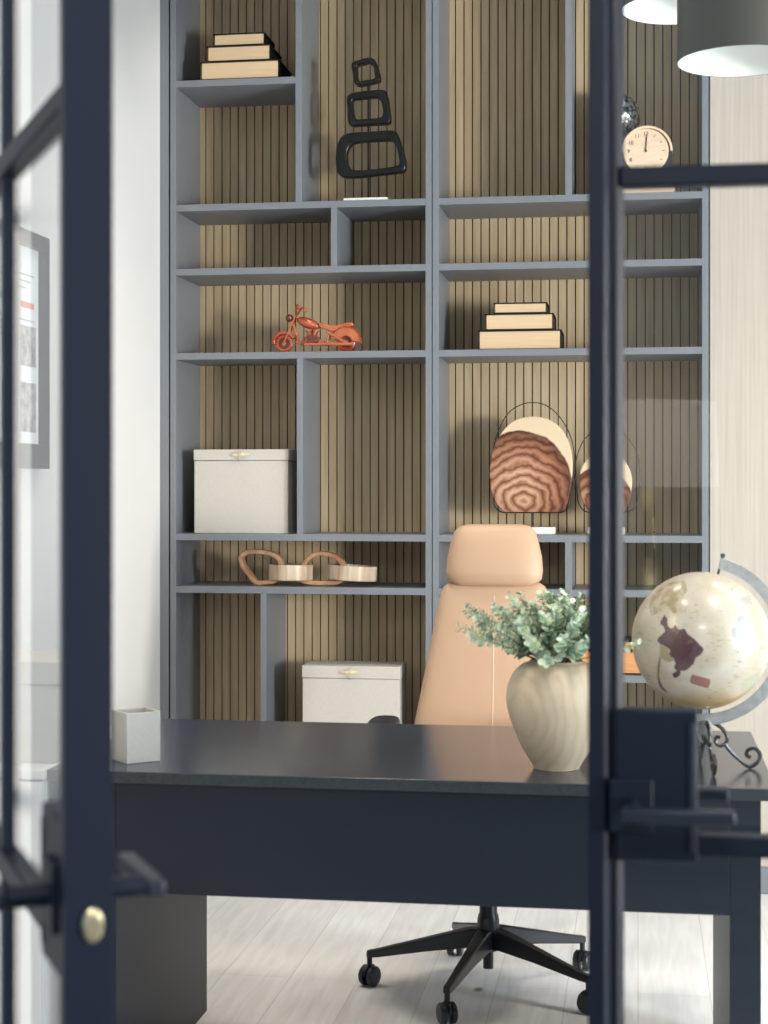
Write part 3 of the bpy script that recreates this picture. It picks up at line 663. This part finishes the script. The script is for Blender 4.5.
for p in gme.polygons: p.use_smooth = True
m, nt, b = nodes_mat('globe_map'); at = N(nt, 'ShaderNodeVertexColor', layer_name='map'); nt.links.new(at.outputs[0], b.inputs['Base Color'])
b.inputs['Roughness'].default_value = .3; b.inputs['Coat Weight'].default_value = .3; b.inputs['Coat Roughness'].default_value = .12
gme.materials.append(m); go = bpy.data.objects.new('globe_ball', gme); C.objects.link(go); go.parent = t; go.location = (cx, 0, cz)
ar = arc_pts((0, 0), 1, 76.5, -112, 60)
ri_, ro_ = .1585, .183
poly = [(cx + a * ro_, cz + b_ * ro_) for a, b_ in ar] + [(cx + a * ri_, cz + b_ * ri_) for a, b_ in ar[::-1]]
MB().pxz(poly, -.003, .003).build('meridian_arc', M_silver, t, .0006)
ax = Vector((math.cos(R(75.8)), 0, math.sin(R(75.8)))); g0 = Vector((cx, 0, cz))
MB().tube([g0 + ax * (rG - .002), g0 + ax * .19], .0028, 8).ball(g0 + ax * .189, .0055, 8).build('axis_pin', M_iron, t)
MB().tube([g0 - ax * (rG - .002), g0 - ax * .186], .0028, 8).build('axis_pin', M_iron, t)
hubz = cz - ro_
MB().lathe([(.006, -.022), (.012, -.018), (.014, -.006), (.009, .0), (.011, .006), (.006, .012), (.003, .012)], 20, (0, 0, hubz)).build('hub', M_silver, t)
leg = [(.007, .100), (.0255, .092), (.040, .077), (.045, .062), (.041, .051), (.052, .036), (.066, .0225), (.090, .0042), (.107, .0115), (.115, .028), (.1045, .0425), (.089, .040), (.0855, .029), (.094, .0235)]
curl = [(.041, .052), (.028, .0485), (.0195, .0565), (.021, .067), (.029, .066)]
for k in range(4):
    a = R(90 * k + 9)
    rot = Matrix.Rotation(a, 3, 'Z')
    lp = smooth_loop([rot @ Vector((u_, 0, h_)) for u_, h_ in leg], 5, closed=False)
    cp = smooth_loop([rot @ Vector((u_, 0, h_)) for u_, h_ in curl], 5, closed=False)
    MB().tube(lp, .0043, 8).tube(cp, .0040, 8).build('scroll_foot', M_iron, t)

# ------------------------------------------------------------------ office chair
t = thing('office_chair', 'tan leather swivel office chair behind the desk', 'chair', (-.400, 4.486, 0), R(2.2))
for k in range(5):
    a = R(38.1 + 72 * k); d = Vector((math.cos(a), math.sin(a), 0)); n = Vector((-d.y, d.x, 0)); up = Vector((0, 0, 1))
    rings = []
    for q_, z_, w_, h_ in ((.0, .135, .052, .055), (.05, .138, .046, .050), (.16, .118, .034, .036), (.30, .090, .024, .022), (.33, .086, .020, .018)):
        cc = d * q_ + up * z_
        rings.append([cc + n * w_ / 2 - up * h_ / 2, cc + n * w_ * .42 + up * h_ / 2, cc - n * w_ * .42 + up * h_ / 2, cc - n * w_ / 2 - up * h_ / 2])
    lg = MB().loft(rings).build('leg', M_black, t, .004)
    cs = empty('caster', d * .322); cs.parent = t; cs.rotation_euler = (0, 0, a + R([35, -25, 60, 40, 20][k]))
    MB().tube([(0, 0, .05), (0, 0, .082)], .0075, 10).build('stem', M_black, cs)
    for sy in (-1, 1):
        MB().loft([[(.0 + r_ * math.cos(2 * PI * j / 24), y_, .0275 + r_ * math.sin(2 * PI * j / 24)) for j in range(24)] for r_, y_ in ((.019, sy * .005), (.0272, sy * .007), (.0272, sy * .018), (.023, sy * .022), (.012, sy * .0225))]).build('wheel', M_black, cs)
    MB().loft([[(r_ * math.cos(R(j * 180 / 11)), y_, .03 + r_ * math.sin(R(j * 180 / 11))) for j in range(12)] for r_, y_ in ((.029, -.004), (.029, .004))]).build('hood', M_black, cs)
MB().lathe([(.012, .055), (.014, .055), (.014, .10), (.028, .105), (.030, .12), (.030, .185), (.027, .20), (.024, .205), (.024, .34), (.02, .42)], 28).build('gas_column', M_black, t)
MB().box(-.10, .10, -.09, .12, .405, .445).build('mechanism', M_black, t, .01)
def soft(sections, name, m, parent, loc=(0, 0, 0), n=28, p=3.2):
    # sections: (z, half width, y centre, half thickness) superellipse rings
    rings = []
    for z, w_, yc, th_ in sections:
        ring = []
        for j in range(n):
            a = 2 * PI * j / n; c_, s_ = math.cos(a), math.sin(a)
            ring.append((w_ * math.copysign(abs(c_) ** (2 / p), c_), yc + th_ * math.copysign(abs(s_) ** (2 / p), s_), z))
        rings.append(ring)
    return MB().loft(rings).build(name, m, parent, ang=60, loc=loc)
rings = []
for z, e in ((.445, .90), (.452, .97), (.47, 1), (.50, 1), (.518, .97), (.525, .88)):
    rings.append([(.25 * e * math.copysign(abs(math.cos(2 * PI * j / 36)) ** .55, math.cos(2 * PI * j / 36)), -.03 + .24 * e * math.copysign(abs(math.sin(2 * PI * j / 36)) ** .55, math.sin(2 * PI * j / 36)), z) for j in range(36)])
MB().loft(rings).build('seat', M_leather, t, ang=60)
yb = lambda z: .235 + (z - .5) * .22 
bk = [(.525, .20), (.535, .228), (.56, .238), (.62, .234), (.69, .223), (.80, .203), (.90, .185), (1.0, .167), (1.045, .157), (1.065, .147), (1.078, .128), (1.083, .09)]
back = soft([(z, w_ , yb(z), .034 if 3 < i < 9 else (.030 if i in (2, 3, 9) else .022 if i in (1, 10) else .012)) for i, (z, w_) in enumerate(bk)], 'backrest', M_leather, t, p=3.6)
MB().tube([(.0, yb(z) - .0342 + (.002 if z > 1.04 else 0), z) for z in (.60, .7, .8, .9, 1.0, 1.04)], .0013, 6).build('seam', M_thread, back)
hr = [(1.064, .085), (1.070, .115), (1.085, .137), (1.11, .141), (1.15, .138), (1.19, .129), (1.222, .120), (1.238, .106), (1.245, .080)]
hd = soft([(z, w_, yb(z) - .012, [.014, .030, .040, .044, .044, .041, .034, .024, .012][i]) for i, (z, w_) in enumerate(hr)], 'headrest', M_leather, t, p=3.0)
MB().box(-.03, .03, .30, .315, .42, 1.16, Matrix.Rotation(R(-12.4), 4, 'X') @ Matrix.Translation((0, .075, -.03))).build('back_support', M_black, t, .004)
for sx in (-1, 1):
    arm = MB(); xx = sx * .285
    arm.tube([(sx * .10, 0, .425), (sx * .24, 0, .43), (xx, 0, .47), (xx, 0, .692)], .014, 10).build('arm_support', M_black, t)
    rings = [[(xx + .042 * e * math.copysign(abs(math.cos(2 * PI * j / 24)) ** .6, math.cos(2 * PI * j / 24)), .0 + .11 * e * math.copysign(abs(math.sin(2 * PI * j / 24)) ** .8, math.sin(2 * PI * j / 24)), z) for j in range(24)] for z, e in ((.690, .9), (.697, 1), (.710, 1), (.718, .93), (.721, .8))]
    MB().loft(rings).build('armrest', M_black, t)

# ------------------------------------------------------------------ pendant lamps
def pendant(px, py, dia, d, hgt, label):
    c_ = PD(px, py, d); r_ = dia / 2
    t = thing('pendant_lamp', label, 'lamp', (c_.x, c_.y, c_.z))
    MB().lathe([(r_ - .001, 0), (r_, 0), (r_, hgt), (.02, hgt), (.02, hgt - .002), (r_ - .001, hgt - .002)], 64, close=True).build('shade', M_grey, t)
    MB().lathe([(r_ - .0012, .0005), (r_ - .0012, hgt - .0025), (.01, hgt - .0025), (.01, hgt - .004), (r_ - .003, hgt - .004), (r_ - .003, .0005)], 64, close=True).build('lining', M_lining, t)
    MB().ball((0, 0, hgt - .11), .04, 12, (1, 1, 1.2)).build('bulb', M_bulb, t)
    MB().tube([(0, 0, hgt - .07), (0, 0, hgt + .03)], .018, 14).build('socket', M_grey, t)
    MB().tube([(0, 0, hgt + .03), (0, 0, ZC - c_.z - .02)], .0025, 6).build('cord', M_black, t)
    MB().lathe([(.05, -.02), (.055, -.015), (.055, 0), (.01, 0)], 24, (0, 0, ZC - c_.z - .001)).build('canopy', M_grey, t)
    l = bpy.data.lights.new('bulb_light', 'POINT'); l.energy = .2; l.color = (1, .86, .70); l.shadow_soft_size = .05
    lo = bpy.data.objects.new('bulb_light', l); C.objects.link(lo); lo.location = (c_.x, c_.y, c_.z + hgt - .19)
pendant(741.5, 61.5, .30, 3.92, .24, 'grey drum pendant lamp hanging lower and nearer')
pendant(679, 9, .30, 4.05 + .28, .24, 'grey drum pendant lamp hanging higher, behind the other one')

# ------------------------------------------------------------------ framed print on the left wall
yf1 = P(47, 300, 1).y; 
far = FW + RT * ((40 - 384) / F); far = far * (XL / far.x); Yfar = far.y
zt_ = CAMZ + (485 - 239) / F * depth(far); zb_ = CAMZ + (485 - 469) / F * depth(far)
y0 = Yfar - .52
t = thing('picture_frame', 'black framed print with red heading and grey photos on the left wall', 'picture', (XL + .001, y0, zb_))
w_, h_ = Yfar - y0, zt_ - zb_; fb = .042
fm = MB().box(0, .028, 0, fb, 0, h_).box(0, .028, w_ - fb, w_, 0, h_).box(0, .028, fb, w_ - fb, 0, fb * 1.6).box(0, .028, fb, w_ - fb, h_ - fb, h_)
fm.build('frame', M_frame, t, .002)
pr = box('print', M_mat, .004, .010, fb, w_ - fb, fb * 1.6, h_ - fb, t)
b1 = MB(); b2 = MB(); b3 = MB(); b4 = MB()
for c0 in range(3):
    ya = fb + .03 + c0 * .135; 
    for rrw in ((.10, .235), (.28, .39)): b1.box(.010, .0106, ya, ya + .115, rrw[0], rrw[1])
b2.box(.010, .0106, fb + .30, fb + .40, h_ - .208, h_ - .192); b3.box(.010, .0106, fb + .05, fb + .27, h_ - .20, h_ - .185)
for k in range(7): b4.box(.010, .0105, fb + .03, fb + .40 - .03 * (k % 3), h_ - .12 - .0 - k * .018 - (.07 if k > 2 else 0), h_ - .116 - k * .018 - (.07 if k > 2 else 0))
b1.build('photographs', M_photo, pr); b2.build('heading', M_red, pr); b3.build('heading', M_green, pr); b4.build('text_lines', M_text, pr)

# ------------------------------------------------------------------ steel framed doors
DTH = .042
def lever(parent, x, z, side, sgn, base=DTH / 2 + .004):
    # side: +1 / -1 face (local y), sgn: direction of the lever along local x
    y = side * base
    ro = MB().box(x - .024, x + .024, min(y, y + side * .008), max(y, y + side * .008), z - .030, z + .030).build('rosette', M_steel, parent, .0015)
    ya = y + side * .008
    MB().tube([(x, ya - side * .004, z), (x, ya + side * .035, z)], .010, 14).build('spindle', M_steel, ro)
    yl = ya + side * .035
    MB().box(min(x - sgn * .010, x + sgn * .112), max(x - sgn * .010, x + sgn * .112), min(yl, yl + side * .018), max(yl, yl + side * .018), z - .0095, z + .0065).build('lever_handle', M_steelm, ro, .003)
def door(name, loc, rot, W, bars, mullions, lz=(.938, 1.108)):
    t = struct(empty(name, loc, rot)); h2 = DTH / 2; top = 2.55
    def stile(xa, dirn, nm):          # section with bevelled glazing bead towards dirn
        pr_ = [(0, -h2), (.018, -h2), (.028, -h2 + .012), (.0285, -.006), (.0285, .006), (.028, h2 - .012), (.018, h2), (0, h2)]
        MB().pxy([(xa + dirn * u_, v_) for u_, v_ in pr_], .012, top).build(nm, M_steel, t)
        bd = [(.0325, -.006), (.0325, -.013), (.040, -.0062)]
        for sg in (1, -1): MB().pxy([(xa + dirn * u_, sg * v_) for u_, v_ in bd], .03, top - .03).build('glazing_bead', M_steel, t)
        MB().box(min(xa + dirn * .028, xa + dirn * .0335), max(xa + dirn * .028, xa + dirn * .0335), -.009, .009, .03, top - .03).build('stop', M_black, t)
    stile(0, 1, 'stile'); stile(W, -1, 'stile')
    box('rail', M_steel, .0285, W - .0285, -h2 + .002, h2 - .002, .012, .16, t, .001)
    box('rail', M_steel, .0285, W - .0285, -h2 + .002, h2 - .002, top - .05, top, t, .001)
    for z, hh in bars: box('muntin', M_steel, .036, W - .036, -.014, .014, z - hh / 2, z + hh / 2, t, .002)
    for x in mullions: box('muntin', M_steel, x - .008, x + .008, -.009, .009, .16, top - .05, t, .001)
    box('glass', M_glass, .030, W - .030, -.003, .003, .15, top - .045, t)
    lc = box('lock_case', M_steel, .030, .122, -.018, .018, lz[0], lz[1], t, .003)
    for sg in (-1, 1): box('lock_plate', M_steelm, .112, .118, min(sg * .018, sg * .0195), max(sg * .018, sg * .0195), lz[0] + .012, lz[1] - .013, lc, .0008)
    return t
zl = 1.001
Yd = 1.905; X0 = xat(588, Yd - DTH / 2)
zm = P(690, 174.6, Yd - .014).z; zr = P(690, 846.2, Yd - .014).z
dr = door('door_1', (X0, Yd, 0), 0, .86, [(zm, .0225), (zr, .0235)], [.43])
dr['label'] = 'closed navy steel and glass door at right with lever handle'
for sg in (-1, 1): lever(dr, .048, zl, sg, 1, .018)
# left leaf, swung open towards the hall, seen nearly edge-on
ang = math.atan2(.8616, -.5075)
p0 = PD(88.5, 900, 1.42)
dl = door('door_2', (p0.x, p0.y, 0), ang, .80, [(zm - .004, .0225), (zr, .0235)], [.41], (.93, 1.07))
for sg in (-1, 1): lever(dl, .052, zl, sg, 1, .018)
MB().loft([[(x_, r_ * .62 * math.cos(2 * PI * j / 24) - .0035, .984 + r_ * math.sin(2 * PI * j / 24)) for j in range(24)] for x_, r_ in ((-.0002, .0155), (-.003, .0145), (-.005, .011))]).build('latch', M_brass, dl)

# ------------------------------------------------------------------ hallway the camera stands in
g_ = struct(box('floor', M_grout, -3.2, 3.2, -3.0, YD, -.06, -.006)); 
tl = MB(); W_ = .12; L_ = 3; rt45 = Matrix.Rotation(R(45), 3, 'Z'); gpz = .003
def tile(x0, x1, y0, y1):
    cs_ = [rt45 @ Vector((a, b, 0)) for a, b in ((x0 + gpz, y0 + gpz), (x1 - gpz, y0 + gpz), (x1 - gpz, y1 - gpz), (x0 + gpz, y1 - gpz))]
    if any(not (-2.6 < v.x < 2.6 and -2.98 < v.y < YD - .01) for v in cs_): return
    tl._add([(v.x, v.y, z) for z in (-.006, 0) for v in cs_], [(4, 5, 6, 7), (0, 1, 5, 4), (1, 2, 6, 5), (2, 3, 7, 6), (3, 0, 4, 7)])
for k in range(-40, 41):
    for j in range(-9, 10):
        x = (k + 6 * j) * W_; y = k * W_
        if abs(x) > 5 or abs(y) > 5: continue
        tile(x, x + 3 * W_, y, y + W_); tile(x - W_, x, y, y + 3 * W_)
struct(tl.build('floor', M_tile, smooth=False))
struct(box('wall_hall', M_hall, -3.2, 3.2, -3.1, -3.0, 0, 2.9))
# console with lamp, mirrored in the right door's glass
lp = P(649, 480, 5.75); LY = 2 * Yd - lp.y; LX = lp.x; s_ = depth(lp) / F
t = thing('console_table', 'dark wooden console table in the hallway behind the viewer', 'table', (LX, LY, 0))
box('top', M_moto_d if False else M_desk, -.7, .7, -.2, .2, .72, .75, t, .003)
for sx in (-1, 1):
    for sy in (-1, 1): box('leg', M_desk, sx * .66 - .02, sx * .66 + .02, sy * .17 - .02, sy * .17 + .02, 0, .7195, t, .002)
t = thing('table_lamp', 'brass table lamp with pale drum shade mirrored in the door glass', 'lamp', (LX, LY, .7505))
zz = lambda py: CAMZ - (py - HOR) * s_ - .75
MB().lathe([(.06, 0), (.13, .02), (.165, .10), (.15, .20), (zz(577) * 0 + .105, zz(577)), (.045, zz(560)), (.033, zz(548)), (.028, zz(520)), (.024, zz(489)), (.01, zz(489) + .01)], 40).build('base', M_brass, t, ang=70)
sh = MB().lathe([(.235, zz(487)), (.225, zz(403)), (.223, zz(403)), (.233, zz(487))], 48, close=True).build('lamp_shade', M_shade, t)
MB().lathe([(.012, 0), (.012, .03), (.004, .035)], 16, (0, 0, zz(403))).tube([(0, 0, zz(489)), (0, 0, zz(403) + .002)], .004, 8).tube([(-.224, 0, zz(403) - .002), (.224, 0, zz(403) - .002)], .002, 6).build('finial', M_brass, t)

# ------------------------------------------------------------------ lights
def area(name, loc, rot, sx, sy, e, col, spread=PI):
    l = bpy.data.lights.new(name, 'AREA'); l.shape = 'RECTANGLE'; l.size = sx; l.size_y = sy; l.energy = e; l.color = col; l.spread = spread
    o = bpy.data.objects.new(name, l); C.objects.link(o); o.location = loc; o.rotation_euler = rot; return o
area('window_daylight', (XR + .12, (WY0 + WY1) / 2, (WZ0 + WZ1) / 2), (0, R(90), 0), WZ1 - WZ0 - .1, WY1 - WY0 - .1, 115, (.74, .87, 1))
kl = Vector((5.0, .75, 1.35)); kt = Vector((-.4, 5.7, 1.9))
area('low_sun_glow', kl, (kt - kl).to_track_quat('-Z', 'Y').to_euler(), 1.0, 1.0, 520, (1, .93, .84))
for i, (x, y) in enumerate(((-.9, 3.0), (.9, 3.0), (-.9, 4.7), (.9, 4.7))):
    area('ceiling_downlight', (x, y, ZC - .01), (0, 0, 0), .35, .35, 8, (1, .88, .74), R(85))
area('hall_fill_light', (.2, -1.0, 3.3), (0, 0, 0), .9, .9, 90, (1, .96, .9))  # added unseen lamp, brightens the hall mirrored in the door glass
wd = bpy.data.worlds.new('world'); bpy.context.scene.world = wd; wd.use_nodes = True
bg = wd.node_tree.nodes['Background']; bg.inputs[0].default_value = (.55, .76, 1, 1); bg.inputs[1].default_value = .7

# things of a kind share a group
GR = {'bookcase': 'tall grey bookcases along the back wall', 'wood_slice_sculpture': 'wood slice sculptures on the right bookcase', 'pendant_lamp': 'grey drum pendant lamps over the desk'}
for o in bpy.data.objects:
    if o.parent or 'label' not in o: continue
    k = o.name.split('.')[0]; lb = o['label']
    if k in GR: o['group'] = GR[k]
    elif k == 'book': o['group'] = 'books stacked at upper left' if 'upper left' in lb else 'books stacked above the wood slice' if 'slice' in lb else 'books beside the globe'
    elif k == 'storage_box' and 'linen' in lb: o['group'] = 'cream linen boxes on the left bookcase'

# ------------------------------------------------------------------ camera
cam = bpy.data.cameras.new('camera'); co = bpy.data.objects.new('camera', cam); C.objects.link(co)
co.location = (0, 0, CAMZ); co.rotation_euler = (R(90), 0, TH)
cam.sensor_width = 36; cam.sensor_fit = 'AUTO'; cam.lens = F / 1024 * 36; cam.shift_y = -(512 - HOR) / 1024
cam.dof.use_dof = True; cam.dof.focus_distance = 5.3; cam.dof.aperture_fstop = 5.6; cam.clip_start = .05
bpy.context.scene.camera = co
vs_ = bpy.context.scene.view_settings; vs_.view_transform = 'Standard'; vs_.look = 'None'; vs_.exposure = 0; vs_.gamma = 1; vs_.use_curve_mapping = False
